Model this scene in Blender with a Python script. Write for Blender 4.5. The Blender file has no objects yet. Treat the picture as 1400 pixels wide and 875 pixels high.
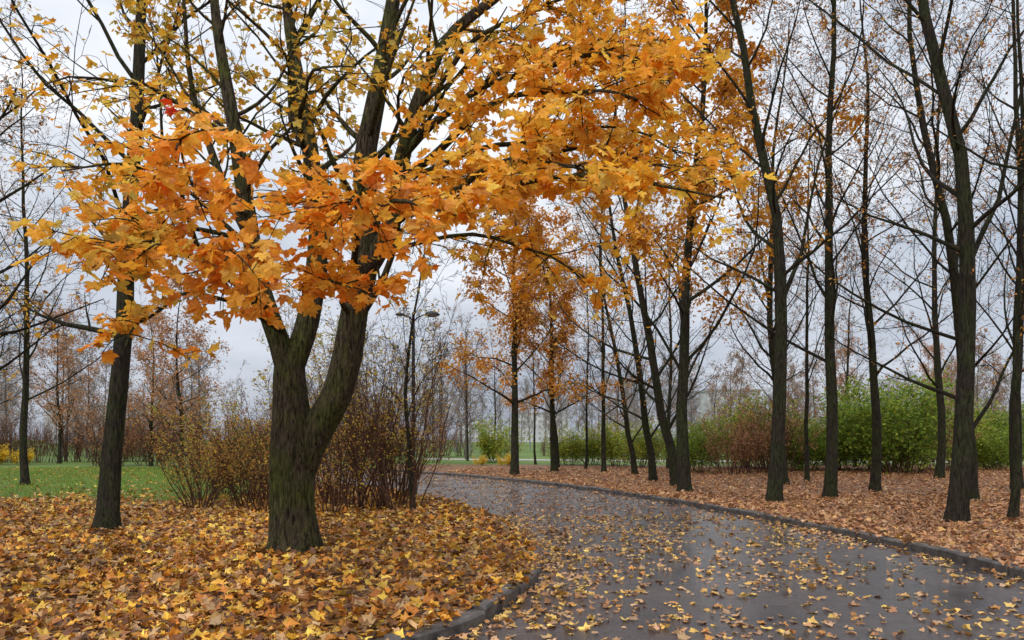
import bpy, math, random
import numpy as np
R = np.random.RandomState(7)
rnd = random.Random(11)
scene = bpy.context.scene
scene.view_settings.view_transform = 'Standard'
scene.view_settings.look = 'None'
scene.view_settings.exposure = 0

# ------------------------------------------------------------------ materials
def new_mat(name):
    m = bpy.data.materials.new(name); m.use_nodes = True
    nt = m.node_tree; nt.nodes.clear()
    out = nt.nodes.new('ShaderNodeOutputMaterial')
    return m, nt, out
def N(nt, t, **kw):
    n = nt.nodes.new(t)
    for k, v in kw.items(): setattr(n, k, v)
    return n
def ramp(nt, stops, interp='LINEAR'):
    n = nt.nodes.new('ShaderNodeValToRGB'); cr = n.color_ramp; cr.interpolation = interp
    while len(cr.elements) > 1: cr.elements.remove(cr.elements[0])
    cr.elements[0].position = stops[0][0]; cr.elements[0].color = (*stops[0][1], 1)
    for p, c in stops[1:]:
        e = cr.elements.new(p); e.color = (*c, 1)
    return n
def mixc(nt, a, b, fac, blend='MIX'):
    n = nt.nodes.new('ShaderNodeMix'); n.data_type = 'RGBA'; n.blend_type = blend
    for sock, val in ((n.inputs[0], fac), (n.inputs[6], a), (n.inputs[7], b)):
        if hasattr(val, 'links'): nt.links.new(val, sock)
        elif isinstance(val, (int, float)): sock.default_value = val
        else: sock.default_value = (*val, 1)
    return n.outputs[2]
def noise(nt, vec, scale, detail=4, rough=.5, dist=0):
    n = nt.nodes.new('ShaderNodeTexNoise'); n.inputs['Scale'].default_value = scale; n.inputs['Detail'].default_value = detail
    n.inputs['Roughness'].default_value = rough; n.inputs['Distortion'].default_value = dist; nt.links.new(vec, n.inputs['Vector']); return n

def leaf_mat(name, trans=0.4, rough=0.45):
    m, nt, out = new_mat(name); L = nt.links
    at = N(nt, 'ShaderNodeAttribute', attribute_name='Col')
    geo = N(nt, 'ShaderNodeNewGeometry')
    nz = noise(nt, geo.outputs['Position'], 28, 3)
    rp = ramp(nt, [(0.3, (0.7, 0.6, 0.5)), (0.5, (1, 1, 1)), (0.75, (1.0, 1.0, 0.9))])
    L.new(nz.outputs['Fac'], rp.inputs[0])
    c = mixc(nt, at.outputs['Color'], rp.outputs[0], 1.0, 'MULTIPLY')
    p = N(nt, 'ShaderNodeBsdfPrincipled'); p.inputs['Roughness'].default_value = rough
    p.inputs['Specular IOR Level'].default_value = 0.3
    L.new(c, p.inputs['Base Color'])
    t = N(nt, 'ShaderNodeBsdfTranslucent'); L.new(c, t.inputs['Color'])
    ms = N(nt, 'ShaderNodeMixShader'); ms.inputs[0].default_value = trans
    L.new(p.outputs[0], ms.inputs[1]); L.new(t.outputs[0], ms.inputs[2]); L.new(ms.outputs[0], out.inputs[0])
    return m

def bark_mat(name, dark, light, moss, moss_amt, scale=1.0, bump=0.8, dist=.03):
    m, nt, out = new_mat(name); L = nt.links
    geo = N(nt, 'ShaderNodeNewGeometry')
    mp = N(nt, 'ShaderNodeMapping'); mp.inputs['Scale'].default_value = (9*scale, 9*scale, 1.6*scale)
    L.new(geo.outputs['Position'], mp.inputs['Vector'])
    n1 = noise(nt, mp.outputs[0], 3.6, 8, .7, .7)
    rp = ramp(nt, [(0.38, dark), (0.64, light)]); L.new(n1.outputs['Fac'], rp.inputs[0])
    n2 = noise(nt, geo.outputs['Position'], 1.7, 7, .72)
    rm = ramp(nt, [(0.42, (0, 0, 0)), (0.60, (moss_amt,)*3)]); L.new(n2.outputs['Fac'], rm.inputs[0])
    rq = ramp(nt, [(0.38, tuple(x*.12 for x in moss)), (0.62, moss)]); L.new(n1.outputs['Fac'], rq.inputs[0])
    c = mixc(nt, rp.outputs[0], rq.outputs[0], rm.outputs[0])
    p = N(nt, 'ShaderNodeBsdfPrincipled'); p.inputs['Roughness'].default_value = 0.85
    p.inputs['Specular IOR Level'].default_value = 0.15
    L.new(c, p.inputs['Base Color'])
    if bump > 0:
        b = N(nt, 'ShaderNodeBump'); b.inputs['Strength'].default_value = bump; b.inputs['Distance'].default_value = dist
        L.new(n1.outputs['Fac'], b.inputs['Height']); L.new(b.outputs[0], p.inputs['Normal'])
    L.new(p.outputs[0], out.inputs[0])
    return m

M_leaf = leaf_mat('maple_leaf', 0.5)
M_gleaf = leaf_mat('fallen_leaf', 0.12, 0.4)
M_fleaf = leaf_mat('fine_leaf', 0.4, 0.6)
M_bark = bark_mat('mossy_bark', (0.008, 0.006, 0.005), (0.13, 0.10, 0.066), (0.105, 0.13, 0.022), 0.75, 1.0, 1.0, .06)
M_bark2 = bark_mat('linden_bark', (0.006, 0.005, 0.004), (0.050, 0.039, 0.029), (0.045, 0.060, 0.018), 0.7, 1.0, 0.8, .04)
M_bark3 = bark_mat('hazed_far_bark', (0.08, 0.065, 0.062), (0.15, 0.125, 0.118), (0.10, 0.10, 0.08), 0.3, 0.7, 0)  # bark paled so that distance haze is painted into its colour
M_bark4 = bark_mat('haze_tinted_bark', (0.24, 0.235, 0.25), (0.30, 0.29, 0.31), (0.25, 0.25, 0.25), 0.3, 0.7, 0)  # farthest trunks: stronger painted haze, nearly flat pale grey
M_stem = bark_mat('shrub_bark', (0.035, 0.016, 0.011), (0.15, 0.075, 0.048), (0.06, 0.06, 0.03), 0.2, 1.0, 0)

# ------------------------------------------------------------------ mesh builder
class MB:
    def __init__(s): s.V=[]; s.F=[]; s.C=[]; s.n=0
    def add(s, V, faces, mat=0, col=None, smooth=True):
        V = np.asarray(V, dtype=np.float32).reshape(-1,3); faces = np.asarray(faces, dtype=np.int64)
        if len(V)==0: return
        if col is None: col = np.ones((len(V),3))*0.5
        s.V.append(V); s.C.append(np.asarray(col, dtype=np.float32)); s.F.append((faces+s.n, mat, smooth)); s.n += len(V)
    def xform(s, other, loc, rotz, sc, moff=0, haze=0.0):
        V = np.concatenate(other.V); c, sn = math.cos(rotz), math.sin(rotz)
        W = V*sc; X = W[:,0]*c - W[:,1]*sn + loc[0]; Y = W[:,0]*sn + W[:,1]*c + loc[1]
        s.V.append(np.stack([X,Y,W[:,2]+loc[2]],1).astype(np.float32))
        C=np.concatenate(other.C).astype(np.float32); s.C.append(C*(1-haze)+np.array([.34,.32,.33],np.float32)*haze)  # paints haze into vertex colours by blending towards pale grey
        for f, m, sm in other.F: s.F.append((f+s.n, moff if m==0 else m, sm))
        s.n += len(V)
    def mesh(s, name, mats):
        me = bpy.data.meshes.new(name)
        V = np.concatenate(s.V); C = np.concatenate(s.C)
        me.vertices.add(len(V)); me.vertices.foreach_set('co', V.ravel())
        lt=[]; vi=[]; mi=[]; sm=[]
        for f, m, smo in s.F:
            lt.append(np.full(len(f), f.shape[1])); vi.append(f.ravel()); mi.append(np.full(len(f), m)); sm.append(np.full(len(f), smo))
        lt=np.concatenate(lt).astype(np.int32); vi=np.concatenate(vi).astype(np.int32)
        ls=np.concatenate([[0],np.cumsum(lt)[:-1]]).astype(np.int32)
        me.loops.add(len(vi)); me.loops.foreach_set('vertex_index', vi)
        me.polygons.add(len(lt)); me.polygons.foreach_set('loop_start', ls); me.polygons.foreach_set('loop_total', lt)
        me.polygons.foreach_set('material_index', np.concatenate(mi).astype(np.int32))
        me.polygons.foreach_set('use_smooth', np.concatenate(sm).astype(bool))
        a = me.color_attributes.new('Col','FLOAT_COLOR','POINT')
        a.data.foreach_set('color', np.concatenate([C, np.ones((len(C),1),np.float32)],1).ravel().astype(np.float32))
        for m in mats: me.materials.append(m)
        me.update(calc_edges=True); me.validate()
        return me
    def obj(s, name, mats, loc=(0,0,0)):
        return place(s.mesh(name, mats), name, loc)
def place(me, name, loc=(0,0,0), rz=0, sc=1.0, parent=None, tilt=(0,0)):
    o = bpy.data.objects.new(name, me); scene.collection.objects.link(o)
    o.location = loc; o.rotation_euler = (tilt[0], tilt[1], rz); o.scale = (sc,)*3 if isinstance(sc,(int,float)) else sc
    if parent: o.parent = parent
    return o
def norm(a): return a/np.maximum(np.linalg.norm(a,axis=-1,keepdims=True),1e-9)

def tubes(mb, polys, mat=0, sides=None):
    groups={}
    for pts, rad in polys:
        k = sides if sides else (20 if rad[0]>0.12 else 8 if rad[0]>0.05 else 5 if rad[0]>0.018 else 3)
        groups.setdefault((len(pts),k),[]).append((pts,rad))
    for (m,k), g in groups.items():
        P=np.array([a for a,_ in g],dtype=float); Rr=np.array([b for _,b in g],dtype=float)
        T=norm(np.gradient(P,axis=1)); mean=np.abs(norm(P[:,-1]-P[:,0])); ax=np.argmin(mean,axis=1)
        ref=np.eye(3)[ax][:,None,:]
        U=norm(np.cross(T,ref)); W=np.cross(T,U)
        th=np.arange(k)*2*np.pi/k
        rr=Rr[:,:,None]
        if k>=14:
            z=P[:,:,2][:,:,None]
            rr=rr*(1+0.05*np.sin(th*3+z*0.9)+0.035*np.sin(th*5-z*1.7+1)+0.025*np.sin(th*8+z*3)+0.02*np.sin(z*7+th*2))
        V=P[:,:,None,:]+rr[...,None]*(np.cos(th)[None,None,:,None]*U[:,:,None,:]+np.sin(th)[None,None,:,None]*W[:,:,None,:])
        n=len(g); base=np.arange(n)[:,None,None]*m*k; i=np.arange(m-1)[None,:,None]*k; j=np.arange(k)[None,None,:]; j2=(j+1)%k
        F=np.stack([base+i+j,base+i+j2,base+i+k+j2,base+i+k+j],-1).reshape(-1,4)
        mb.add(V.reshape(-1,3),F,mat)

def tmpl(right):
    pts=[(0,0)]+right[:-1]+[right[-1]]+[(-x,y) for x,y in reversed(right[:-1])]
    pts=np.array(pts); n=len(pts)
    V=np.concatenate([[[0,0.3]],pts]); F=[[0,i+1,(i+1)%n+1] for i in range(n)]
    return V,np.array(F)
T_HI=tmpl([(0.20,-0.08),(0.46,-0.04),(0.38,0.17),(0.56,0.30),(0.70,0.60),(0.48,0.60),(0.27,0.55),(0.30,0.76),(0.14,0.82),(0,1.02)])
T_LO=tmpl([(0.42,-0.04),(0.36,0.2),(0.62,0.52),(0.29,0.58),(0,1.0)])
T_SM=(np.array([[0,0],[0.3,0.35],[0.22,0.75],[0,1.0],[-0.22,0.75],[-0.3,0.35]]),np.array([[0,1,2],[0,2,3],[0,3,4],[0,4,5]]))
T_DI=(np.array([[0,0],[0.36,0.5],[0,1.0],[-0.36,0.5]]),np.array([[0,1,2],[0,2,3]]))
def leaves(mb,pos,tip,nor,size,col,T,curl=0.25,mat=1,smooth=False):
    pos=np.asarray(pos,float); n=len(pos)
    if n==0: return
    Tv,Tf=T; d=norm(np.asarray(tip,float)); x=norm(np.cross(d,nor)); nn=np.cross(x,d)
    c1=R.uniform(-curl*0.5,curl*1.5,(n,1)); c2=R.uniform(-curl*1.4,curl*0.8,(n,1)); c3=R.uniform(-curl*.5,curl*.5,(n,1))
    lx=Tv[:,0][None]; ly=Tv[:,1][None]
    wx=R.uniform(0.6,1.1,(n,1))
    z=c1*np.abs(lx)*1.0+c2*(ly-0.3)**2+c3*lx+ curl*0.3*R.uniform(-1,1,(n,len(Tv)))
    V=pos[:,None]+size[:,None,None]*((lx*wx)[...,None]*x[:,None]+(ly*np.ones((n,1)))[...,None]*d[:,None]+z[...,None]*nn[:,None])
    F=(Tf[None]+np.arange(n)[:,None,None]*len(Tv)).reshape(-1,3)
    C=np.repeat(col[:,None],len(Tv),1)
    C=C*(1+R.uniform(-0.12,0.12,(n,len(Tv),1)))
    mb.add(V.reshape(-1,3),F,mat,C.reshape(-1,3),smooth)
def palette(cols,n,w=None,jit=0.15):
    cols=np.array(cols); idx=R.choice(len(cols),n,p=w)
    a=R.randint(0,len(cols),n); t=R.uniform(0,0.35,(n,1))
    c=cols[idx]*(1-t)+cols[a]*t
    return np.clip(c*(1+R.uniform(-jit,jit,(n,1))),0,1)

# ------------------------------------------------------------------ branch growth
def vn(a):
    l=math.sqrt(a[0]*a[0]+a[1]*a[1]+a[2]*a[2]) or 1e-6
    return (a[0]/l,a[1]/l,a[2]/l)
def cross(a,b): return (a[1]*b[2]-a[2]*b[1],a[2]*b[0]-a[0]*b[2],a[0]*b[1]-a[1]*b[0])
def offdir(d,ang,az):
    ref=(0,0,1) if abs(d[2])<0.9 else (1,0,0)
    u=vn(cross(d,ref)); w=cross(d,u); c,s=math.cos(ang),math.sin(ang)
    return vn(tuple(d[i]*c+(u[i]*math.cos(az)+w[i]*math.sin(az))*s for i in range(3)))
class Cfg:
    segs=[14,8,5,4,3]; wig=[0.05,0.12,0.16,0.2,0.25]; trop=[0.02,0.05,0.03,0.02,0.0]
    nch=[26,6,5,3,0]; tmin=[0.25,0.25,0.2,0.15,0]; ang=[48,40,42,45,0]
    lf=[1,0.33,0.45,0.5,0.55]; rf=[1,0.42,0.5,0.5,0.6]; rend=[0.12,0.2,0.25,0.3,0.4]; rmin=0.004; flare=True; maxlev=4; shade=0.55
def grow(p,d,L,r,lev,out,tips,c):
    n=c.segs[lev]; pts=[p]; rad=[r*(1.4 if (lev==0 and c.flare) else 1)]; ds=[d]; st=L/n; d0=d
    for i in range(n):
        w=c.wig[lev]; d=vn((d[0]+rnd.gauss(0,w),d[1]+rnd.gauss(0,w),d[2]+rnd.gauss(0,w*0.7)+c.trop[lev]))
        if lev==0: d=vn(tuple(d[a]*.75+d0[a]*.25 for a in range(3)))
        s=st
        if lev==0 and i==0 and c.flare:
            q=(p[0]+d[0]*0.35,p[1]+d[1]*0.35,p[2]+d[2]*0.35); pts.append(q); rad.append(r*1.05); ds.append(d); s=st-0.35; p=q
        p=(p[0]+d[0]*s,p[1]+d[1]*s,p[2]+d[2]*s); t=(i+1)/n
        pts.append(p); ds.append(d); rad.append(max(c.rmin,r*(1-(1-c.rend[lev])*t**0.9)))
    out.append((pts,rad))
    if lev>=c.maxlev-1: tips.append((pts,ds))
    if lev>=c.maxlev: return
    k=c.nch[lev]; az=rnd.uniform(0,6.28)
    for j in range(k):
        t=c.tmin[lev]+(1-c.tmin[lev])*(j+rnd.random())/k; t=min(t,0.985)
        f=t*(len(pts)-1); i=int(f); g=f-i
        q=tuple(pts[i][a]*(1-g)+pts[i+1][a]*g for a in range(3)); rr=rad[i]*(1-g)+rad[i+1]*g
        az+=2.4+rnd.uniform(-0.5,0.5); an=math.radians(c.ang[lev]*rnd.uniform(0.6,1.35))
        dd=offdir(ds[min(i+1,len(ds)-1)],an,az)
        if lev>0 and dd[2]<-0.15: dd=vn((dd[0],dd[1],dd[2]*0.3))
        LL=L*c.lf[lev+1]*(1-c.shade*t)*rnd.uniform(0.55,1.3)
        grow(q,dd,LL,max(c.rmin,rr*c.rf[lev+1]*rnd.uniform(0.75,1.1)),lev+1,out,tips,c)

def tip_leaves(mb,tips,n,size,cols,T,zmin=0,droop=0.5,mat=1,w=None,spread=0.08,zmax=99,curl=0.3,clump=3):
    pos=[];td=[]
    cand=[t for t in tips if t[0][-1][2]>zmin and t[0][-1][2]<zmax]
    if not cand: return
    for _ in range(max(1,n//clump)):
        pts,ds=rnd.choice(cand)
        for _ in range(clump):
            i=rnd.randrange(1,len(pts)); g=rnd.random()
            a,b=pts[i-1],pts[i]
            pos.append([a[j]*(1-g)+b[j]*g+rnd.gauss(0,spread) for j in range(3)])
            d=ds[i]; td.append([d[0]*0.5+rnd.gauss(0,0.6),d[1]*0.5+rnd.gauss(0,0.6),d[2]*0.2-droop+rnd.gauss(0,0.4)])
    pos=np.array(pos); td=np.array(td); m=len(pos)
    nor=np.stack([R.normal(0,0.55,m),R.normal(0,0.55,m),np.ones(m)],1)
    sz=R.uniform(size*0.6,size*1.2,m)
    leaves(mb,pos,td,nor,sz,palette(cols,m,w),T,curl,mat)

def catmull(P,step=0.25):
    P=[np.array(p,float) for p in P]; P=[2*P[0]-P[1]]+P+[2*P[-1]-P[-2]]; out=[]
    for i in range(1,len(P)-2):
        a,b,c,d=P[i-1:i+3]; n=max(2,int(np.linalg.norm(c-b)/step))
        for k in range(n):
            t=k/n; out.append(0.5*((2*b)+(-a+c)*t+(2*a-5*b+4*c-d)*t*t+(-a+3*b-3*c+d)*t**3))
    out.append(P[-2]); return np.array(out)

# ------------------------------------------------------------------ path, kerbs, ground
right_k = catmull([(6.3,-14),(6.1,0),(6.0,5),(5.84,8.8),(5.6,11.8),(4.75,16.1),(3.7,19.9),(1.4,26),(-2.6,33.0),(-7.2,39),(-11,46),(-13.5,56),(-14.5,72),(-15,90)])
left_k = catmull([(-30,-2.5),(-16,0.4),(-8,2.5),(-3.6,3.9),(-1.7,5.1),(-.50,6.3),(.02,7.65),(.34,9.4),(.22,12.0),(-.72,16.2),(-1.95,19.6),(-5,25.0),(-9.2,31),(-13,38),(-16.5,47),(-18.5,57),(-19.5,73),(-20,90)])
poly = np.concatenate([left_k, right_k[::-1], [(-30,-14)]])
def inside(x,y):
    r=np.zeros(len(x),bool); n=len(poly)
    for i in range(n):
        x1,y1=poly[i]; x2,y2=poly[(i+1)%n]
        if y1==y2: continue
        c=((y1>y)!=(y2>y))&(x<(x2-x1)*(y-y1)/(y2-y1)+x1); r^=c
    return r
def dist(x,y,line):
    L=line[::2]; d=np.full(len(x),1e9)
    for s in range(0,len(x),20000):
        a=x[s:s+20000,None]-L[None,:,0]; b=y[s:s+20000,None]-L[None,:,1]
        d[s:s+20000]=np.sqrt((a*a+b*b).min(1))
    return d
ph=R.uniform(0,6.28,(12,)); fr=R.normal(0,1,(12,2))
def sn(x,y,f):
    v=0
    for i in range(12): v=v+np.sin(f*(1+0.25*i)*(fr[i,0]*x+fr[i,1]*y)+ph[i])/(1+0.15*i)
    return v/4.0
VZ=[0.10,0.085,0.03,-0.03]; VD=[0.10,0.9,2.2,3.2]
def hgt(x,y):
    ins=inside(x,y); dl=dist(x,y,left_k); dr=dist(x,y,right_k); d=np.minimum(dl,dr)
    z=np.interp(d,VD,VZ); z=np.maximum(z,0.0)
    return np.where(ins,0.006,z),ins,d,dl,dr

m,nt,out=new_mat('wet_asphalt'); L=nt.links
geo=N(nt,'ShaderNodeNewGeometry')
n1=noise(nt,geo.outputs['Position'],0.7,7,.6); n2=noise(nt,geo.outputs['Position'],90,3); n3=noise(nt,geo.outputs['Position'],7,6,.7)
c1=ramp(nt,[(0.35,(0.036,0.032,0.036)),(0.65,(0.085,0.075,0.080))]); L.new(n1.outputs['Fac'],c1.inputs[0])
c2=ramp(nt,[(0.35,(0.55,0.55,0.55)),(0.7,(1.45,1.38,1.3))]); L.new(n2.outputs['Fac'],c2.inputs[0])
c3=ramp(nt,[(0.35,(0.7,0.68,0.67)),(0.65,(1.2,1.12,1.05))]); L.new(n3.outputs['Fac'],c3.inputs[0])
cc=mixc(nt,mixc(nt,c1.outputs[0],c2.outputs[0],1.0,'MULTIPLY'),c3.outputs[0],1.0,'MULTIPLY')
p=N(nt,'ShaderNodeBsdfPrincipled'); L.new(cc,p.inputs['Base Color'])
rr=ramp(nt,[(0.40,(0.13,)*3),(0.6,(0.38,)*3)]); L.new(n1.outputs['Fac'],rr.inputs[0]); L.new(rr.outputs[0],p.inputs['Roughness'])
b=N(nt,'ShaderNodeBump'); b.inputs['Strength'].default_value=0.35; b.inputs['Distance'].default_value=0.006; L.new(n2.outputs['Fac'],b.inputs['Height']); L.new(b.outputs[0],p.inputs['Normal'])
L.new(p.outputs[0],out.inputs[0]); M_asph=m
me=bpy.data.meshes.new('park_path'); me.from_pydata([(a,b,0.004) for a,b in poly],[],[list(range(len(poly)))]); me.materials.append(M_asph); me.update()
place(me,'park_path')
if me.polygons[0].normal.z<0: me.flip_normals()

m,nt,out=new_mat('kerb_stone'); L=nt.links
geo=N(nt,'ShaderNodeNewGeometry'); n1=noise(nt,geo.outputs['Position'],6,8,.65)
c1=ramp(nt,[(0.35,(0.03,0.027,0.026)),(0.7,(0.14,0.125,0.115))]); L.new(n1.outputs['Fac'],c1.inputs[0])
p=N(nt,'ShaderNodeBsdfPrincipled'); L.new(c1.outputs[0],p.inputs['Base Color']); p.inputs['Roughness'].default_value=0.5
b=N(nt,'ShaderNodeBump'); b.inputs['Strength'].default_value=0.6; b.inputs['Distance'].default_value=0.015; L.new(n1.outputs['Fac'],b.inputs['Height']); L.new(b.outputs[0],p.inputs['Normal'])
L.new(p.outputs[0],out.inputs[0]); M_kerb=m
def kerb(line,side):
    mb=MB(); T=norm(np.gradient(line,axis=0)); Nn=np.stack([-T[:,1],T[:,0]],1)*side
    prof=[(0,-0.05),(0.0,0.10),(0.018,0.122),(0.132,0.122),(0.15,0.10),(0.15,-0.05)]
    i=0
    while i<len(line)-4:
        V=[];jz=rnd.uniform(-0.018,0.008);jo=rnd.uniform(-0.014,0.014)
        for a,q in enumerate(range(i,i+5)):
            sh=0.009*T[q] if a==0 else (-0.009*T[q] if a==4 else 0)
            for o_,z in prof:
                xy=line[q]+Nn[q]*(o_+jo)+sh; V.append([xy[0],xy[1],z+jz])
        k=len(prof); F=[]
        for a in range(4):
            for j in range(k-1): F.append([a*k+j,a*k+j+1,(a+1)*k+j+1,(a+1)*k+j])
        mb.add(V,F,0,None,False)
        mb.add([V[j] for j in range(k)],[[0,1,4,5],[1,2,3,4]],0,None,False)
        mb.add([V[4*k+j] for j in range(k)],[[0,1,4,5],[1,2,3,4]],0,None,False)
        i+=4
    return mb.obj('kerb',[M_kerb])
kerb(left_k,1); kerb(right_k,-1)

m,nt,out=new_mat('leaf_litter_ground'); L=nt.links
geo=N(nt,'ShaderNodeNewGeometry'); at=N(nt,'ShaderNodeAttribute',attribute_name='Col')
sp=N(nt,'ShaderNodeSeparateColor'); L.new(at.outputs['Color'],sp.inputs[0])
nd=noise(nt,geo.outputs['Position'],9,2)
va=N(nt,'ShaderNodeVectorMath',operation='SCALE'); va.inputs['Scale'].default_value=0.1; L.new(nd.outputs['Color'],va.inputs[0])
vb=N(nt,'ShaderNodeVectorMath',operation='ADD'); L.new(geo.outputs['Position'],vb.inputs[0]); L.new(va.outputs[0],vb.inputs[1])
vo=N(nt,'ShaderNodeTexVoronoi'); vo.inputs['Scale'].default_value=11; L.new(vb.outputs[0],vo.inputs['Vector'])
sc=N(nt,'ShaderNodeSeparateColor'); L.new(vo.outputs['Color'],sc.inputs[0])
gold=ramp(nt,[(0.0,(0.06,0.025,0.012)),(0.3,(0.17,0.065,0.02)),(0.55,(0.30,0.14,0.03)),(0.75,(0.26,0.15,0.07)),(0.92,(0.46,0.27,0.05))],'CONSTANT')
red=ramp(nt,[(0.0,(0.09,0.04,0.022)),(0.2,(0.21,0.09,0.04)),(0.45,(0.32,0.15,0.06)),(0.7,(0.27,0.15,0.09)),(0.85,(0.42,0.24,0.13))],'CONSTANT')
L.new(sc.outputs[0],gold.inputs[0]); L.new(sc.outputs[1],red.inputs[0])
lit=mixc(nt,gold.outputs[0],red.outputs[0],sp.outputs[1])
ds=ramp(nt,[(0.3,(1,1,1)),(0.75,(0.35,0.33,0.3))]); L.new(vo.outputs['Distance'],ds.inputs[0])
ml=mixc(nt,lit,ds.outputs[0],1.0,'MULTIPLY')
ng=noise(nt,geo.outputs['Position'],4,8,.75); ng2=noise(nt,geo.outputs['Position'],.12,4,.6)
gr=ramp(nt,[(0.35,(0.05,0.085,0.012)),(0.55,(0.10,0.175,0.024)),(0.7,(0.19,0.25,0.045))]); L.new(ng.outputs['Fac'],gr.inputs[0])
gm=ramp(nt,[(0.4,(0.75,0.7,0.6)),(0.6,(1.1,1.1,1.0))]); L.new(ng2.outputs['Fac'],gm.inputs[0])
grc=mixc(nt,gr.outputs[0],gm.outputs[0],1.0,'MULTIPLY')
ma=N(nt,'ShaderNodeMath',operation='ADD'); L.new(sp.outputs[0],ma.inputs[0]); L.new(ng.outputs['Fac'],ma.inputs[1])
mr=ramp(nt,[(0.86,(0,0,0)),(0.96,(1,1,1))]); L.new(ma.outputs[0],mr.inputs[0])
col=mixc(nt,ml,grc,mr.outputs[0])
p=N(nt,'ShaderNodeBsdfPrincipled'); p.inputs['Roughness'].default_value=0.7; p.inputs['Specular IOR Level'].default_value=0.25; L.new(col,p.inputs['Base Color'])
b=N(nt,'ShaderNodeBump'); b.inputs['Strength'].default_value=0.8; b.inputs['Distance'].default_value=0.04; b.invert=True; L.new(vo.outputs['Distance'],b.inputs['Height']); L.new(b.outputs[0],p.inputs['Normal'])
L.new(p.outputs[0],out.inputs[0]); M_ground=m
def zone(x,y):
    n=sn(x,y,0.35)
    gl=np.clip((y-17.5+0.1*(x+8)+n*1.5)/5,0,1)*np.clip((-x-6.3+n)/2.0,0,1)
    gf=np.clip((y-43+n*2)/6,0,1)
    g=np.maximum(gl,gf)*0.66
    rd=np.clip((x-1.5+ (y-15)*0.15)/2,0,1); rd=np.maximum(rd,np.clip((y-20)/10,0,1)*0.7)
    return g,rd
far=[80,100,150,250,500,1200,3000]
xs=np.array([-a for a in far[::-1]]+list(np.arange(-60,61,1.0))+far); ys=np.array([-a for a in far[::-1]]+list(np.arange(-30,71,1.0))+far)
X,Y=np.meshgrid(xs,ys); x=X.ravel();y=Y.ravel(); g,rd=zone(x,y)
nx=len(xs);i,j=np.meshgrid(np.arange(len(ys)-1),np.arange(nx-1),indexing='ij'); i=i.ravel();j=j.ravel()
F=np.stack([i*nx+j,i*nx+j+1,(i+1)*nx+j+1,(i+1)*nx+j],1)
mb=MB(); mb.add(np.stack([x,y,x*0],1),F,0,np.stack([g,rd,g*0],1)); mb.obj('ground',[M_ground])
mb=MB()
for line,side in ((left_k,1),(right_k,-1)):
    T=norm(np.gradient(line,axis=0)); Nn=np.stack([-T[:,1],T[:,0]],1)*side; V=[]
    for k,(d_,z_) in enumerate(zip([0.152,0.9,2.2,3.2],VZ)):
        a=line+Nn*d_; V.append(np.stack([a[:,0],a[:,1],np.full(len(a),z_-0.004)],1))
    V=np.stack(V,1); n=len(line); vv=V.reshape(-1,3); g,rd=zone(vv[:,0],vv[:,1])
    a=np.arange(n-1)[:,None]*4+np.arange(3)[None]; a=a.ravel(); F=np.stack([a,a+1,a+5,a+4],1)
    mb.add(vv,F if side<0 else F[:,::-1],0,np.stack([g,rd,g*0],1))
mb.obj('grass_verge',[M_ground])

# ------------------------------------------------------------------ fallen leaves
GOLD=[(0.64,0.27,0.035),(0.78,0.44,0.055),(0.36,0.13,0.03),(0.13,0.055,0.025),(0.50,0.33,0.17),(0.86,0.60,0.10),(0.52,0.19,0.025),(0.27,0.15,0.08),(0.20,0.09,0.04)]
GW=[.16,.16,.13,.12,.12,.10,.08,.07,.06]
RUST=[(0.42,0.20,0.085),(0.50,0.26,0.12),(0.24,0.105,0.055),(0.54,0.35,0.21),(0.34,0.15,0.07),(0.60,0.37,0.12)]
RW=[.25,.2,.18,.15,.15,.07]
TAN=[(0.54,0.35,0.21),(0.46,0.27,0.15),(0.66,0.40,0.11),(0.32,0.16,0.08),(0.78,0.54,0.14),(0.48,0.22,0.06)]
def scatter(x0,x1,y0,y1,dens,size,cols,w,T,keep,tilt=0.35,zadd=0.03,var=.28):
    n=int((x1-x0)*(y1-y0)*dens); x=R.uniform(x0,x1,n); y=R.uniform(y0,y1,n)
    z,ins,d,dl,dr=hgt(x,y); k=keep(x,y,ins,d,dl,dr)>R.uniform(0,1,n); x,y,z=x[k],y[k],z[k]; n=len(x)
    a=R.uniform(0,6.283,n); td=np.stack([np.cos(a),np.sin(a),R.normal(0,tilt*0.6,n)],1)
    nor=np.stack([R.normal(0,tilt,n),R.normal(0,tilt,n),np.ones(n)],1)
    c=palette(cols,n,w,0.28)*(1+var*np.clip(sn(x,y,1.9),-1,.6))[:,None]
    leaves(fl,np.stack([x,y,z+0.004+R.uniform(0,1,n)**1.5*zadd],1),td,nor,R.uniform(size*0.45,size*1.35,n),np.clip(c,0,1),T,0.45,0)
fl=MB()
grassy=lambda x,y: zone(x,y)[0]
scatter(-9,1,2.5,12,270,0.098,GOLD,GW,T_LO,lambda x,y,i,d,dl,dr:(~i)*1.0*(x<2)*(d>0.0)*(0.68+0.45*sn(x,y,1.5)),0.55,0.08,.35)
scatter(-14,1,12,24,130,0.105,GOLD,GW,T_LO,lambda x,y,i,d,dl,dr:(~i)*1.0*(x<3-(y-12)*.3)*(d>0.03)*(1-1.4*grassy(x,y)),0.4,0.05)
scatter(-30,-4,18,42,9,0.12,GOLD,GW,T_SM,lambda x,y,i,d,dl,dr:(~i)*0.8,0.4,0.05)
kf=lambda x,y,i,d,dl,dr:i*(0.27+0.32*np.clip(sn(x,y,0.9),-0.7,1)+0.3*np.clip(sn(x,y,3.1),-.6,1)+0.9*np.exp(-dl/0.5)+0.5*np.exp(-dr/0.3))
scatter(-5,6.4,2,16,170,0.076,TAN,None,T_LO,kf,0.2,0.01)
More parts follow.
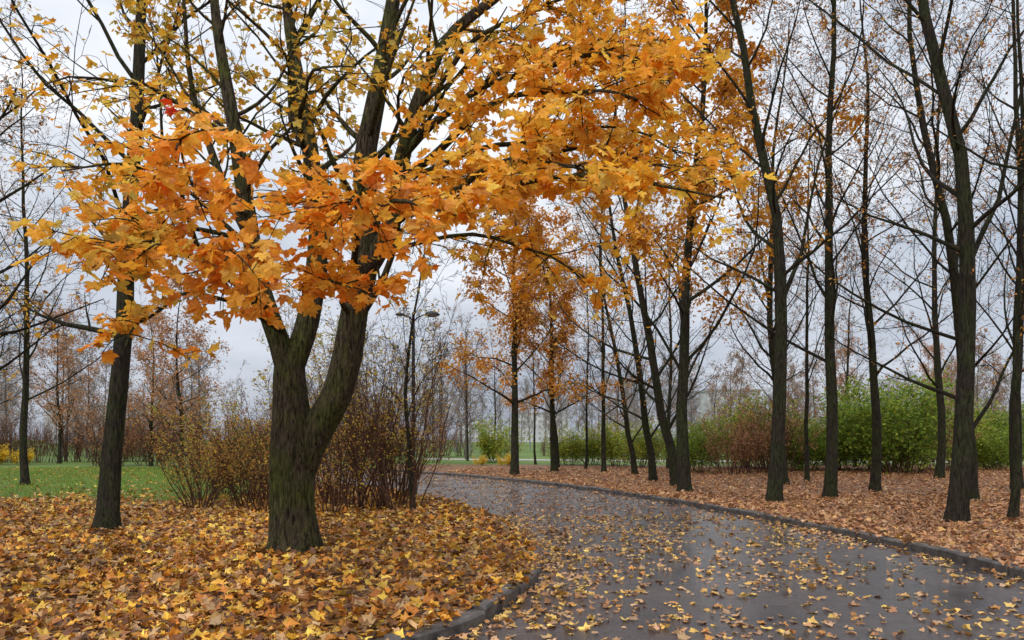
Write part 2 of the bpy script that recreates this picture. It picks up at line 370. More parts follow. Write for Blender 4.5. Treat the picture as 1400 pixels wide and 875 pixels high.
scatter(-22,6,16,43,90,0.082,RUST+TAN[:2],None,T_SM,lambda x,y,i,d,dl,dr:i*(0.5+0.25*sn(x,y,0.7)),0.2,0.01)
scatter(3,17,6,22,150,0.092,RUST,RW,T_LO,lambda x,y,i,d,dl,dr:(~i)*1.0*(x>2)*(d>0.03)*(0.8+0.25*sn(x,y,1.2)),0.4,0.05)
scatter(-3,32,20,42,55,0.11,RUST,RW,T_SM,lambda x,y,i,d,dl,dr:(~i)*1.0*(d>0.03)*((y-20)>-(x-3.7)*2.0),0.4,0.05)
fl.obj('fallen_leaves',[M_gleaf])

n=80000; x=R.uniform(-32,-5,n); y=R.uniform(15,42,n); g=zone(x,y)[0]; k=(g>R.uniform(0.05,0.6,n))&(~inside(x,y)); x,y=x[k],y[k]; n=len(x)
z=hgt(x,y)[0]; h=R.uniform(0.05,0.13,n); a=R.uniform(0,3.14,n); w=0.012
B=np.stack([x,y,z-0.01],1); dx=np.stack([np.cos(a)*w,np.sin(a)*w,a*0],1); tp=B+np.stack([R.normal(0,0.03,n),R.normal(0,0.03,n),h],1)
V=np.stack([B-dx,B+dx,tp],1).reshape(-1,3); gb=MB(); gb.add(V,np.arange(n*3).reshape(-1,3),0,np.repeat(palette([(0.12,0.22,0.03),(0.2,0.32,0.04),(0.28,0.36,0.07)],n),3,0),False)
gb.obj('grass',[M_fleaf])

# ------------------------------------------------------------------ main maple
mp=MB(); polys=[]; tips=[]
def W_(P):
    o=[]
    for x,y,z in P:
        k=y/(y+0.161*max(z,0)); o.append((x*k,y,1.6+(z-1.6)*k if z>1.6 else z))
    return o
def stem(P,r0,r1,nz=0.03,power=1.0):
    pts=catmull(W_(P),0.3); n=len(pts); ph_=R.uniform(0,6,3)
    t=np.linspace(0,1,n)
    off=np.stack([np.sin(t*9+ph_[0]),np.sin(t*11+ph_[1]),0.6*np.sin(t*13+ph_[2])],1)*nz*np.sin(t*np.pi)[:,None]
    pts=pts+off; rad=r0+(r1-r0)*t**power
    polys.append((pts.tolist(),rad.tolist())); return pts,rad
ct=Cfg(); ct.nch=[0,5,4,3,0]; ct.lf=[1,.5,.45,.5,.5]; ct.maxlev=3; ct.wig=[.1,.13,.18,.22,.25]; ct.flare=False; ct.rmin=0.004
def sprout(pts,rad,n,tmin,L,ang=50,lev=1):
    az=rnd.uniform(0,6)
    for j in range(n):
        t=tmin+(1-tmin)*(j+rnd.random())/n; i=min(int(t*(len(pts)-1)),len(pts)-2)
        d=vn(tuple(pts[i+1]-pts[i])); az+=2.4
        dd=offdir(d,math.radians(ang*rnd.uniform(.7,1.25)),az)
        grow(tuple(pts[i]),dd,L*rnd.uniform(.6,1.2)*(1-.35*t),max(0.012,rad[i]*0.36),lev,polys,tips,ct)
tr=np.array([(-3.10,11,-0.05),(-3.11,11,0.08),(-3.12,11,0.25),(-3.13,11,0.7),(-3.13,11,1.1),(-3.12,11,1.45),(-3.14,11,1.75),(-3.17,11,2.1),(-3.19,11,2.5),(-3.18,11.02,2.9)])
polys.append((tr.tolist(),[0.38,0.35,0.325,0.31,0.31,0.325,0.285,0.25,0.225,0.19]))
for a in (0.3,1.5,2.7,3.9,5.2):
    ca,sa=math.cos(a),math.sin(a)
    polys.append(([(-3.12+ca*0.14,11+sa*0.14,0.7),(-3.12+ca*0.22,11+sa*0.22,0.3),(-3.12+ca*0.31,11+sa*0.31,0.08),(-3.12+ca*0.45,11+sa*0.45,-0.08)],[0.125,0.125,0.10,0.05]))
S1,r1=stem([(-3.28,11.0,2.4),(-3.46,10.95,3.05),(-3.76,10.9,3.8),(-4.05,10.9,4.94),(-4.22,10.8,6.13),(-4.45,10.8,7.36),(-4.74,10.9,8.6),(-5.0,11,10.5)],0.16,0.03)
S2,r2=stem([(-3.3,11.02,2.6),(-3.16,11.1,3.1),(-3.04,11.15,3.8),(-3.0,11.2,4.94),(-3.25,11.3,6.25),(-3.5,11.3,7.36),(-3.75,11.4,8.8),(-3.9,11.5,11)],0.18,0.04)
S3,r3=stem([(-3.08,11.0,1.15),(-2.84,10.98,1.75),(-2.58,10.95,2.25),(-2.42,10.9,2.9),(-2.36,10.9,3.57),(-2.2,10.9,4.48),(-2.3,10.9,5.77),(-2.14,11,7.0),(-1.9,11,8.6),(-1.7,11.2,11)],0.23,0.05,0.03,1.25)
S4,r4=stem([(-2.27,10.9,4.0),(-1.85,10.7,4.7),(-1.65,10.6,5.77),(-1.27,10.5,7.0),(-.88,10.5,7.86),(0.0,10.4,8.6),(0.6,10.3,9.5)],0.14,0.04)
S5,r5=stem([(-3.3,11.3,6.3),(-3.6,11.5,6.9),(-3.65,11.5,8.0),(-3.1,11.6,9.5)],0.09,0.03)
S6,r6=stem([(-3.95,10.9,4.6),(-4.5,11.1,5.6),(-5.1,11.3,6.9),(-5.5,11.4,9.0)],0.075,0.025)
for S,r in ((S1,r1),(S2,r2),(S3,r3),(S4,r4),(S5,r5),(S6,r6)): sprout(S,r,13,0.3,2.6)
yl=[(0.82,0.48,0.05),(0.70,0.50,0.08),(0.52,0.43,0.08),(0.78,0.36,0.04)]
tip_leaves(mp,tips,2800,0.105,yl,T_LO,3.6,0.5)
ORANGE=[(0.95,0.40,0.035),(0.96,0.50,0.055),(0.90,0.31,0.03),(0.97,0.58,0.09),(0.72,0.29,0.04),(0.95,0.45,0.045)]
AMBER=[(0.97,0.48,0.04),(0.98,0.57,0.06),(0.93,0.40,0.03),(0.98,0.66,0.11),(0.78,0.38,0.045)]
YEL=[(0.92,0.60,0.08),(0.76,0.56,0.10),(0.92,0.50,0.05),(0.56,0.45,0.08)]
def bough(P,r0,ntw,tl,cols,size,t0=0.35,flat=0.35,dens=0.85):
    pts,rad=stem(P,r0,0.008,0.07); size*=.93
    L_=[];n=len(pts)
    for k in range(ntw):
        t=t0+(1-t0)*(k+rnd.random())/ntw; i=min(int(t*(n-1)),n-2); d=vn(tuple(pts[i+1]-pts[i]))
        az=rnd.uniform(0,6.28)
        dd=vn((d[0]*0.7+math.cos(az)*0.9,d[1]*0.7+math.sin(az)*0.9,d[2]*0.3+rnd.gauss(0.0,flat)))
        l=tl*rnd.uniform(0.5,1.2); p=tuple(pts[i])
        q=[];o_=[p]
        for s in range(6):
            dd=vn((dd[0]+rnd.gauss(0,.14),dd[1]+rnd.gauss(0,.14),dd[2]+rnd.gauss(-.04,.12)))
            p=(p[0]+dd[0]*l/6,p[1]+dd[1]*l/6,p[2]+dd[2]*l/6); o_.append(p); q.append((p,dd))
            if s in (1,3,4):
                d2=offdir(dd,0.8,rnd.uniform(0,6.28)); l2=l*0.35; e=p; oo=[p]
                for _ in range(3):
                    e=tuple(e[a]+d2[a]*l2/3 for a in range(3)); oo.append(e); q.append((e,d2))
                polys.append((oo,[0.005,0.004,0.0035,0.003]))
        polys.append((o_,[0.010,0.009,0.008,0.007,0.006,0.005,0.004]))
        for p_,d_ in q:
            for _ in range(2 if rnd.random()<0.5*dens else 1):
                if rnd.random()>dens: continue
                a=rnd.uniform(0,6.28); e=(math.cos(a)*.8+d_[0]*.6,math.sin(a)*.8+d_[1]*.6,-0.5+rnd.gauss(0,.45))
                pl=rnd.uniform(0.04,0.10); s_=(p_[0]+e[0]*pl,p_[1]+e[1]*pl,p_[2]-0.2*pl)
                polys.append(([p_,s_],[0.0022,0.0018])); L_.append((s_,e))
    m=len(L_); pos=np.array([a for a,_ in L_]); td=np.array([b for _,b in L_])
    nor=np.stack([R.normal(0,.5,m),R.normal(-0.35,.5,m),np.ones(m)],1)
    leaves(mp,pos,td,nor,R.uniform(size*.6,size*1.2,m),palette(cols,m,None,0.2),T_HI,0.28,1)
# left-front sprays
bough([(-3.6,10.9,3.5),(-3.9,9.3,3.95),(-3.6,7.6,4.3),(-3.1,6.6,4.4),(-2.9,6.1,4.1)],0.045,16,0.85,ORANGE,0.15,0.5)
bough([(-3.7,10.9,3.8),(-4.0,9.2,3.9),(-3.85,7.8,3.8),(-3.4,6.9,3.5),(-3.3,6.3,3.15)],0.045,16,0.8,ORANGE+YEL,0.15,0.42)
bough([(-3.4,10.9,3.2),(-3.6,9.5,3.4),(-3.2,8.0,3.5),(-2.7,6.9,3.45),(-2.5,6.3,3.15)],0.045,12,0.75,ORANGE,0.15,0.52)
bough([(-3.9,10.9,4.6),(-4.5,9.6,4.4),(-4.55,8.4,3.9),(-4.4,7.6,3.4)],0.04,11,0.7,YEL+ORANGE,0.14,0.4,0.35,0.7)
bough([(-3.6,10.9,3.6),(-4.2,9.6,3.5),(-4.4,8.8,3.1),(-4.2,8.0,2.6)],0.035,10,0.65,YEL+ORANGE,0.135,0.4,0.35,0.75)
# middle front
bough([(-2.45,10.9,3.8),(-2.3,9.4,4.1),(-1.9,7.8,4.15),(-1.5,6.8,3.9),(-1.3,6.2,3.6)],0.05,16,0.8,ORANGE,0.155,0.5)
bough([(-2.4,10.9,4.2),(-2.0,9.4,4.4),(-1.3,7.8,4.15),(-.8,6.9,3.85),(-.5,6.4,3.6)],0.05,14,0.75,ORANGE+AMBER,0.155,0.5)
bough([(-2.45,10.9,3.5),(-2.3,9.6,3.5),(-2.0,8.2,3.4),(-1.6,7.2,3.1)],0.04,9,0.6,ORANGE,0.15,0.55)
# right side
bough([(-1.9,10.7,4.7),(-1.0,9.4,4.8),(-.2,8.2,4.75),(.4,7.3,4.45),(.8,6.8,4.15)],0.055,19,0.85,AMBER,0.15,0.4)
bough([(-1.8,10.7,4.9),(-.7,9.6,4.95),(.5,8.6,4.75),(1.5,7.9,4.45),(2.2,7.4,4.1)],0.06,22,0.72,AMBER,0.15,0.4)
bough([(-1.7,10.6,5.4),(-.6,9.6,5.9),(.3,8.8,6.0),(1.0,8.2,5.7),(1.4,7.8,5.4)],0.06,22,0.95,AMBER,0.145,0.35)
bough([(-1.6,10.6,5.9),(-.6,10.2,6.7),(.5,9.8,7.1),(1.3,9.5,7.0),(1.8,9.3,6.5)],0.06,24,1.0,AMBER,0.14,0.35)
bough([(-1.4,10.5,6.6),(-.4,10.2,7.6),(.8,10,8.1),(1.7,9.8,7.9)],0.05,24,1.1,AMBER,0.14,0.35)
bough([(-1.7,10.7,5.2),(-.6,10.0,5.4),(.6,9.6,5.5),(1.5,9.2,5.3),(2.2,8.8,4.9)],0.05,22,0.9,AMBER,0.14,0.3)
bough([(-1.5,10.7,6.2),(-.3,9.9,6.6),(.8,9.2,6.7),(1.5,8.6,6.3),(1.8,8.3,5.8)],0.05,24,0.95,AMBER,0.14,0.35)
bough([(-1.5,10.8,5.6),(-.2,10.6,6.0),(1.1,10.4,6.2),(2.0,10.2,6.0),(2.5,10.0,5.5)],0.05,22,0.95,AMBER,0.14,0.35)
bough([(-2.0,10.8,4.4),(-1.2,10.2,4.4),(-.3,9.6,4.3),(.5,9.1,3.9),(.9,8.8,3.5)],0.04,16,0.8,AMBER,0.135,0.3,0.4,0.75)
# top, sparse
bough([(-3.3,11.2,6.2),(-3.0,9.8,6.4),(-2.3,8.6,6.2),(-1.8,8.0,5.9)],0.04,9,1.0,YEL,0.115,0.3,0.4,0.4)
bough([(-1.9,10.7,5.6),(-1.6,9.8,6.4),(-1.2,9.0,6.6)],0.04,9,1.0,YEL+AMBER,0.12,0.3,0.4,0.55)
bough([(-4.2,10.8,6.1),(-4.9,9.9,6.5),(-5.4,9.0,6.3),(-5.6,8.4,5.9)],0.04,12,1.0,YEL+AMBER,0.13,0.3,0.4,0.55)
bough([(-4.0,10.8,5.0),(-4.8,9.9,5.3),(-5.1,9.0,5.1),(-5.2,8.2,4.7)],0.04,11,0.9,YEL+AMBER,0.13,0.3,0.4,0.55)
tubes(mp,polys,0)
m=4; pos=np.stack([R.normal(-2.72,.05,m),R.normal(6.3,.1,m),R.normal(4.3,.04,m)],1)
leaves(mp,pos,R.normal(0,1,(m,3))-[0,0,.4],np.stack([R.normal(0,.5,m),R.normal(-.3,.4,m),np.ones(m)],1),R.uniform(.07,.10,m),palette([(0.6,0.05,0.01),(0.7,0.12,0.02)],m),T_HI,.2,1)
mp.obj('maple_tree',[M_bark,M_leaf])

# ------------------------------------------------------------------ linden avenue
BROWN=[(0.44,0.18,0.055),(0.53,0.25,0.075),(0.32,0.13,0.045),(0.60,0.35,0.09)]
GB=[(0.80,0.40,0.04),(0.88,0.52,0.06),(0.70,0.30,0.03),(0.54,0.22,0.04)]
def linden(seed,H,r,nleaf,cols,lsize=0.08,lean=(0,0),tmin=0.24,nb=26,ang=46,T=T_SM,lfz=0,zmax=99,wig=.06,spread=.08,nm='linden_tree',tw=3):
    rnd.seed(seed); R.seed(seed); c=Cfg(); c.nch=[nb,7,5,tw,0]; c.tmin=[tmin,.2,.2,.15,0]; c.ang=[ang,40,42,45,0]; c.wig=[wig,.12,.17,.2,.25]
    c.trop=[0.0,0.055,0.03,0.01,0]; c.rend=[.1,.2,.25,.3,.4]; mb=MB(); out=[];tips=[]
    grow((0,0,-0.05),vn((lean[0],lean[1],1)),H,r,0,out,tips,c); tubes(mb,out,0)
    if nleaf: tip_leaves(mb,tips,nleaf,lsize,cols,T,lfz,0.5,1,zmax=zmax,spread=spread)
    return mb.mesh(nm,[M_bark2,M_fleaf])
LA=linden(1,19,0.165,2800,BROWN,0.085,(-0.02,0))
LB=linden(2,20,0.18,2400,BROWN,0.08,(-0.03,0.01),0.27)
LC=linden(3,17,0.155,3200,BROWN,0.085,(0.0,0.02),0.26)
LD=linden(4,18,0.19,15000,GB,0.17,(-0.02,0),0.2,28,50,T_SM,5.5,spread=.14,tw=1)
LE=linden(5,17,0.165,2800,BROWN+GB,0.095,(-0.06,-0.02),0.16,26,54,wig=.08)
LF=linden(6,14,0.085,1200,BROWN,0.08,(0.01,0),0.25,18)
for me,x,y,rz,s in [(LB,6.45,18.8,.1,1.0),(LC,9.7,27,1.5,1.0),(LF,11.3,29,2.5,1.1),(LA,8.64,20.7,4.0,1.0),(LC,11.1,23.2,3.3,0.95),
        (LB,8.6,14.8,6.1,1.0),(LE,12.0,19.9,0.4,1.0),(LF,10.1,15.4,.9,1.0),(LD,5.1,22.5,0.3,1.0),(LE,5.65,26,6.0,1.05),(LE,5.4,29,0.35,.9),
        (LA,16.0,24,1.0,1.0),(LC,13.0,13.4,2.0,1.05),(LA,17.5,31,5.0,1.0),(LB,21,27,3.0,1.0)]:
    place(me,'linden_tree',(x,y,0),rz,s)
for me,x,y,rz,s in [(LE,5.6,34.5,.2,.8),(LA,4.5,37,.7,.75),(LF,3.9,40,1.7,.9),(LC,2.6,43,2.9,.7),(LA,8.5,41,2.0,.75),(LF,12.4,36,.6,1.0),(LB,14,40,.6,.8),(LA,-3.3,56,.6,.55),
        (LC,20,44,1.6,.75),(LC,-1.5,60,4.6,.6),(LF,1.5,48,4.6,.9)]:
    place(me,'linden_tree',(x,y,0),rz,s)
LG=linden(8,18,0.185,2000,YEL+GB,0.115,(0.02,0),0.24,26,62,T_LO,3.5,wig=.035)
place(LG,'linden_tree',(-7.25,13.7,0),0.0,1.0)
LH=linden(9,15,0.22,1500,YEL+BROWN,0.11,(0.0,0),0.11,32,66,T_SM,3.0,wig=.07)
place(LH,'linden_tree',(-10.5,12.4,0),0.6,1.0)
place(LH,'linden_tree',(-15.0,18.5,0),2.6,1.05)
LI=linden(15,16,0.2,1200,BROWN,0.09,(0.0,0),0.26,24,70,T_SM,3.0,wig=.05)
place(LI,'linden_tree',(10.6,10.6,0),1.2,1.0)
place(LI,'linden_tree',(-11.8,15.2,0),4.0,.95)
place(LA,'linden_tree',(-17.0,26.5,0),2.0,.8)
place(LE,'linden_tree',(-23.0,31,0),3.0,.85)

def oak(seed,H,r,nl,cols,sz,tmin=.27,ang=62,zm=3.0):
    rnd.seed(seed); R.seed(seed); c=Cfg(); c.nch=[26,6,5,2,0]; c.ang=[ang,45,45,45,0]; c.tmin=[tmin,.2,.2,.1,0]; c.lf=[1,.36,.45,.5,.5]; c.wig=[.05,.14,.18,.2,.2]; c.trop=[0,.05,.03,.02,0]
    ok=MB(); out_=[];tp_=[]; grow((0,0,-.05),(0,0,1),H,r,0,out_,tp_,c); tubes(ok,out_,0)
    tip_leaves(ok,tp_,nl,sz,cols,T_SM,zm,0.5,1,spread=.15)
    return ok.mesh('oak_tree',[M_bark2,M_fleaf])
okm=oak(21,13,.19,11000,[(0.64,0.27,0.04),(0.72,0.35,0.055),(0.52,0.20,0.04),(0.74,0.42,0.07)],.17)
place(okm,'oak_tree',(0.1,33.6,0)); place(okm,'oak_tree',(2.1,37.5,0),2.2,.9)
ok2=oak(22,10,.12,3400,[(0.50,0.25,0.12),(0.43,0.21,0.11),(0.57,0.30,0.12)],.16,.2,55,2.0)
for x,y,rz,s in [(-17.5,40,0,1.0),(-21.5,45,2,.9),(-30,50,1,1.0),(22,50,1,.75),(29,52,3,.8)]: place(ok2,'oak_tree',(x,y,0),rz,s)

# ------------------------------------------------------------------ shrubs
def shrub(seed,nst,H,spread,nleaf,cols,lsize,sub=(4,3),zmin=0.3,r=0.016,base=0.35,T=T_SM,lspread=.08,nm='shrub',clump=3):
    rnd.seed(seed); R.seed(seed); c=Cfg(); c.flare=False; c.segs=[8,5,3,3,3]; c.maxlev=3; c.nch=[sub[0]+3,sub[0],sub[1],0,0]; c.wig=[.13,.15,.2,.2,.2]; c.trop=[.01,.05,.03,0,0]
    c.ang=[32,38,42,0,0]; c.lf=[1,.38,.45,.5,.5]; c.rmin=0.0035; c.tmin=[.15,.2,.15,0,0]; c.rf=[1,.55,.6,.6,.6]
    out=[];tips=[]
    for i in range(nst):
        a=rnd.uniform(0,6.28); q=rnd.random()**.5*base
        grow((math.cos(a)*q,math.sin(a)*q,-.03),vn((math.cos(a)*spread*rnd.uniform(.1,1),math.sin(a)*spread*rnd.uniform(.1,1),1)),H*rnd.uniform(.5,1.15),r*rnd.uniform(.7,1.3),0,out,tips,c)
    mb=MB(); tubes(mb,out,0)
    if nleaf: tip_leaves(mb,tips,nleaf,lsize,cols,T,zmin,0.3,1,spread=lspread,clump=clump)
    return mb.mesh(nm,[M_stem,M_fleaf])
YG=[(0.30,0.34,0.04),(0.46,0.44,0.05),(0.20,0.25,0.035),(0.66,0.52,0.06)]
GR=[(0.16,0.28,0.03),(0.26,0.38,0.04),(0.11,0.18,0.022),(0.38,0.44,0.06)]
BS=[(0.60,0.38,0.06),(0.80,0.54,0.06),(0.48,0.22,0.07),(0.42,0.40,0.06)]
RS=[(0.50,0.22,0.08),(0.58,0.30,0.08),(0.38,0.15,0.07)]
SA=shrub(31,16,3.6,.65,420,BS,.07,r=.02); SB=shrub(32,12,4.8,.45,520,BS,.075,r=.022); SC=shrub(33,14,3.1,.75,2200,YG+RS,.09); SD=shrub(34,16,2.7,.75,1100,RS+BS,.07,r=.018)
SE=shrub(35,10,5.2,.4,2200,YG+BS,.10)
for me,x,y,rz,s in [(SB,-2.35,16.3,0,.95),(SA,-3.1,17.0,1,.9),(SB,-3.0,18.4,2,1.0),(SA,-4.2,18.3,2,1.0),(SD,-3.9,16.3,3,.8),(SB,-4.9,20.5,4,1.05),(SA,-2.9,19.6,5,.9),(SB,-3.6,17.4,5.2,1.0),(SB,-2.7,17.3,2.9,.85),
        (SC,-8.3,22,0,1.0),(SC,-7.0,20.5,2,.9),(SD,-6.3,18.0,1,.85),(SD,-7.2,17.6,4,.8),(SE,-6.3,23,1,.95),(SC,-9.6,25,3,1.0),(SD,-5.5,17.0,2,.9),(SE,-4.6,23.0,3,.9),(SD,-8.0,19.5,.4,.95),(SA,-6.2,19.5,.7,.9)]:
    place(me,'shrub',(x,y,0),rz,s)
SL=linden(12,7.5,0.06,260,YEL,0.09,(0.0,0),0.3,16,34,nm='sapling'); place(SL,'sapling',(-2.12,16.4,0.0),0,1)
GA=shrub(41,26,3.4,.75,8500,GR,.16,(5,3),0.1,.02,.9,T_DI,lspread=.26,nm='green_shrub',clump=8); GBm=shrub(42,22,3.0,.8,5500,YG+GR,.16,(5,3),0.1,.02,.9,T_DI,lspread=.24,nm='green_shrub',clump=8)
GC=shrub(46,18,3.6,.6,2600,YG+BS,.15,(5,3),0.1,.02,.9,T_DI,lspread=.2,nm='green_shrub',clump=8)
HB=shrub(43,26,3.4,.45,700,[(0.40,0.18,0.08),(0.3,0.14,0.07)],.10,(5,3),.3,.02,.9,nm='bare_shrub')
RB=shrub(44,24,4.6,.6,2400,[(0.48,0.25,0.12),(0.40,0.21,0.11)],.13,(5,3),.3,.022,.9,nm='bare_shrub')
rnd.seed(99)
xx=9.0; k=0
while xx<48:
    yy=37+ (xx-9)*0.18+rnd.uniform(-3,4); me=rnd.choice((GA,GA,GBm,GBm,GC,RB))
    place(me,'bare_shrub' if me is RB else 'green_shrub',(xx,yy,0),rnd.uniform(0,6),rnd.uniform(.5,1.25)*(.7 if me is RB else 1)); xx+=rnd.uniform(1.0,2.3); k+=1
for x,y in [(3.4,47),(5.0,48),(6.6,46),(7.4,43),(-1.0,52),(14,44),(17,45),(20,47),(25,48)]: place(GBm,'green_shrub',(x,y,0),rnd.uniform(0,6),rnd.uniform(.6,.9))
for k in range(24): place(HB,'bare_shrub',(-38+k*1.25+rnd.uniform(-.4,.4),53+rnd.uniform(-1.5,1.5)+k*.1,0),rnd.uniform(0,6),rnd.uniform(.75,1.1))
for k in range(34): place((HB,RB)[k%3==0],'bare_shrub',(-50+k*3.3+rnd.uniform(-.9,.9),72+rnd.uniform(-3,3),0),rnd.uniform(0,6),rnd.uniform(.8,1.2)*(.5 if abs(-50+k*3.3-4)<5 else 1))
for x,y,s in [(13.0,37,.9),(11.6,35.5,.7),(-22,46,.9),(-24,45,1.0),(-10,44,.9),(-8.0,46,.85),(-5.6,52,.8)]:
    place(RB,'bare_shrub',(x,y,0),rnd.uniform(0,6),s)
YB=shrub(45,20,1.2,.7,2500,[(0.85,0.6,0.04),(0.7,0.5,0.04)],.09,(4,3),.1,.012,.5,nm='yellow_shrub')
for x,y,s in [(-33,48,1),(-31.5,48.5,.8),(-36,49,1),(-.4,45.5,.6),(-2,46.5,.5)]: place(YB,'yellow_shrub',(x,y,0),0,s)

# ------------------------------------------------------------------ distant trees
rnd.seed(77); R.seed(77); variants=[]
for v in range(6):
    c=Cfg(); c.maxlev=3; c.segs=[7,4,3,2,3]; c.nch=[20,6,3,0,0]; c.tmin=[.2,.2,.15,0,0]; c.ang=[44,40,42,0,0]; c.rmin=0.013; c.flare=False; c.wig=[.05,.13,.18,.2,.2]; c.trop=[0,.05,.03,.02,0]
    out=[];tips=[]; grow((0,0,-.05),(0,0,1),10,.13,0,out,tips,c); mb=MB(); tubes(mb,out,0,sides=3)
    if v in (0,1,2,3): tip_leaves(mb,tips,(1100,2600,600,1600)[v],.18,[(0.40,0.22,0.12),(0.34,0.19,0.11),(0.47,0.28,0.13)],T_DI,1.5,.3,1,spread=.15)
    variants.append(mb)
dt=MB()
for k in range(130):
    y=rnd.uniform(56,115); x=rnd.uniform(-1.0,1.0)*y
    if -0.05<x/y<0.07 and y<95: continue
    H=rnd.uniform(.75,1.15)*(1.15 if x<0 else .9)
    if -24<x<-10 and y<92: continue
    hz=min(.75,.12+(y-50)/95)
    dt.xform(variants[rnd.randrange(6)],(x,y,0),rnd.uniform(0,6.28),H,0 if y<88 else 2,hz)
for k in range(110):
    y=rnd.uniform(120,200); x=rnd.uniform(-.9,.9)*y
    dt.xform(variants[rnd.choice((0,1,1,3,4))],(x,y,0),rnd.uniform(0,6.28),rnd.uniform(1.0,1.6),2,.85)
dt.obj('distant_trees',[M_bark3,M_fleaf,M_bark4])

def plain(name,a,b_,rough=.6,metal=0,scale=8):
    m,nt,out=new_mat(name); L=nt.links; geo=N(nt,'ShaderNodeNewGeometry'); n1=noise(nt,geo.outputs['Position'],scale,5)
    c1=ramp(nt,[(.35,a),(.65,b_)]); L.new(n1.outputs['Fac'],c1.inputs[0])
    p=N(nt,'ShaderNodeBsdfPrincipled'); L.new(c1.outputs[0],p.inputs['Base Color']); p.inputs['Roughness'].default_value=rough; p.inputs['Metallic'].default_value=metal
    L.new(p.outputs[0],out.inputs[0]); return m
M_metal=plain('lamp_metal',(0.02,0.024,0.028),(0.045,0.05,0.055),.45,.6)
M_glass=plain('lamp_glass',(0.25,0.27,0.3),(0.35,0.37,0.4),.15)
M_wall=plain('panel_wall',(0.44,0.445,0.47),(0.51,0.51,0.53),.8,0,.3); M_win=plain('window_glass',(0.28,0.29,0.32),(0.34,0.35,0.38),.3); M_roof=plain('roof',(0.30,.29,.30),(.34,.33,.34))  # building tones pale, windows low in contrast: distance haze put into the colours
M_gravel=plain('pale_path',(0.30,0.27,0.26),(0.40,0.36,0.34),.7,0,3)
mb=MB(); ln=catmull([(-8,62),(0,59),(20,54),(45,50),(80,44)],1.0); T=norm(np.gradient(ln,axis=0)); Nn=np.stack([-T[:,1],T[:,0]],1)
a=ln+Nn*1.6; b2=ln-Nn*1.6; V=np.concatenate([np.c_[a,np.full(len(a),.01)],np.c_[b2,np.full(len(a),.01)]]); n=len(ln); i=np.arange(n-1)
mb.add(V,np.stack([i+n,i+n+1,i+1,i],1),0); mb.obj('distant_path',[M_gravel])
lamp=bpy.data.objects.new('street_lamp',None); scene.collection.objects.link(lamp); lamp.location=(-2.62,20.2,0.05)
mb=MB(); tubes(mb,[([(0,0,0),(0,0,.02),(0,0,.9),(0,0,.95),(0,0,3),(0,0,4.8),(0,0,4.92)],[.11,.1,.095,.055,.05,.038,.036])],0,12)
place(mb.mesh('pole',[M_metal]),'pole',parent=lamp)
mb=MB(); tubes(mb,[([(0,0,4.66),(.1,0,4.78),(.25,0,4.85),(.42,0,4.87)],[.02,.02,.018,.016]),([(0,0,4.66),(-.08,0,4.78),(-.2,0,4.84),(-.3,0,4.86)],[.02,.02,.018,.016])],0,10)
place(mb.mesh('arms',[M_metal]),'arms',parent=lamp)
def head(x,s,nm):
    mb=MB(); th=np.linspace(0,2*np.pi,25)[:-1]; prof=[(0.001,.10),(.06,.095),(.12,.07),(.165,.03),(.18,0.0),(.175,-.012),(.15,-.03),(.08,-.06),(.001,-.07)]
    V=[[x+r*math.cos(t)*s*1.15,r*math.sin(t)*s,4.86+z*s] for r,z in prof for t in th]; F=[];k=24
    for a in range(len(prof)-1):
        for j in range(k): F.append([a*k+j,a*k+(j+1)%k,(a+1)*k+(j+1)%k,(a+1)*k+j])
    F=np.array(F); mb.add(V,F[:5*k],0); mb.add(V,F[5*k:],1); place(mb.mesh(nm,[M_metal,M_glass]),nm,parent=lamp)
head(.5,1.0,'lamp_head')
head(-.36,.6,'spare_head')
def box(mb,x0,x1,y0,y1,z0,z1,mat):
    V=[(x,y,z) for z in (z0,z1) for y in (y0,y1) for x in (x0,x1)]
    mb.add(V,[[0,1,3,2],[4,6,7,5],[0,4,5,1],[1,5,7,3],[3,7,6,2],[2,6,4,0]],mat,None,False)
def block(x,y,w,h,fl_):
    e=bpy.data.objects.new('apartment_building',None); scene.collection.objects.link(e); e.location=(x,y,0)
    mb=MB(); box(mb,-w/2,w/2,0,12,0,h,0); place(mb.mesh('walls',[M_wall]),'walls',parent=e)
    mb=MB(); box(mb,-w/2-.3,w/2+.3,-.3,12.3,h+.003,h+.6,0); place(mb.mesh('roof',[M_roof]),'roof',parent=e)
    mb=MB(); n=int(w/3)
    for f in range(fl_):
        for i in range(n):
            cx=-w/2+(i+.5)*w/n; z=h/fl_*(f+.35); box(mb,cx-.7,cx+.7,-.06,.1,z,z+h/fl_*.5,0)
    place(mb.mesh('windows',[M_win]),'windows',parent=e)
block(17,420,30,16,5); block(-22,440,20,10,3); block(71,240,17,17,6); block(-175,330,60,16,5)

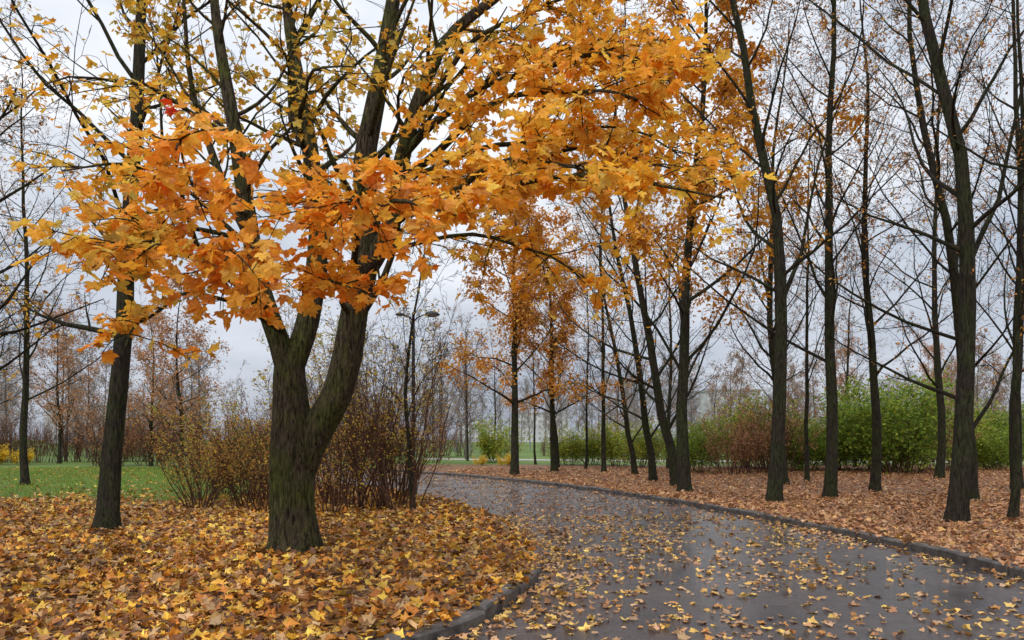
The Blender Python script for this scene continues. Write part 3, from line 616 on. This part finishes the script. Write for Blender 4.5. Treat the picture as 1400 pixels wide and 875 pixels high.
# ------------------------------------------------------------------ sky & light
w=bpy.data.worlds.new('World'); scene.world=w; w.use_nodes=True; nt=w.node_tree; nt.nodes.clear(); L=nt.links
out=nt.nodes.new('ShaderNodeOutputWorld'); bg=nt.nodes.new('ShaderNodeBackground'); L.new(bg.outputs[0],out.inputs[0])
sky=nt.nodes.new('ShaderNodeTexSky'); sky.sky_type='NISHITA'; sky.sun_disc=False; sky.sun_elevation=math.radians(40); sky.sun_rotation=math.radians(200); sky.dust_density=3
tc=N(nt,'ShaderNodeTexCoord'); mpn=N(nt,'ShaderNodeMapping'); mpn.inputs['Scale'].default_value=(1,1,3.2); L.new(tc.outputs['Generated'],mpn.inputs['Vector'])
nz=noise(nt,mpn.outputs[0],2.2,6,.5)
sx=N(nt,'ShaderNodeSeparateXYZ'); L.new(tc.outputs['Generated'],sx.inputs[0])
grd=ramp(nt,[(0.0,(4.8,5.1,5.8)),(0.10,(5.4,5.8,6.6)),(0.3,(8.2,8.5,9.0)),(0.55,(11.0,11.1,11.4)),(1.0,(18,18,18.5))]); L.new(sx.outputs['Z'],grd.inputs[0])
cl=ramp(nt,[(0.32,(0.66,0.71,0.78)),(0.5,(0.95,0.96,0.98)),(0.68,(1.30,1.28,1.26))]); L.new(nz.outputs['Fac'],cl.inputs[0])
mu=mixc(nt,grd.outputs[0],cl.outputs[0],1.0,'MULTIPLY')
fin=mixc(nt,sky.outputs[0],mu,0.92)
L.new(fin,bg.inputs['Color']); bg.inputs['Strength'].default_value=0.11
sd=bpy.data.lights.new('sun','SUN'); sd.energy=1.4; sd.angle=math.radians(25); sd.color=(1,.96,.9)
so=bpy.data.objects.new('sun',sd); scene.collection.objects.link(so)
from mathutils import Vector
el=math.radians(40); az=math.radians(200)
v=Vector((math.sin(az)*math.cos(el),math.cos(az)*math.cos(el),math.sin(el))); so.rotation_euler=v.to_track_quat('Z','Y').to_euler()

cd=bpy.data.cameras.new('camera'); cam=bpy.data.objects.new('camera',cd); scene.collection.objects.link(cam)
cam.location=(0,0.25,1.6); cam.rotation_euler=(math.radians(90),0,0); cd.lens=26.4; cd.sensor_width=36; cd.shift_y=0.1165; cd.clip_end=6000
scene.camera=cam
print('verts',sum(len(m.vertices) for m in bpy.data.meshes))
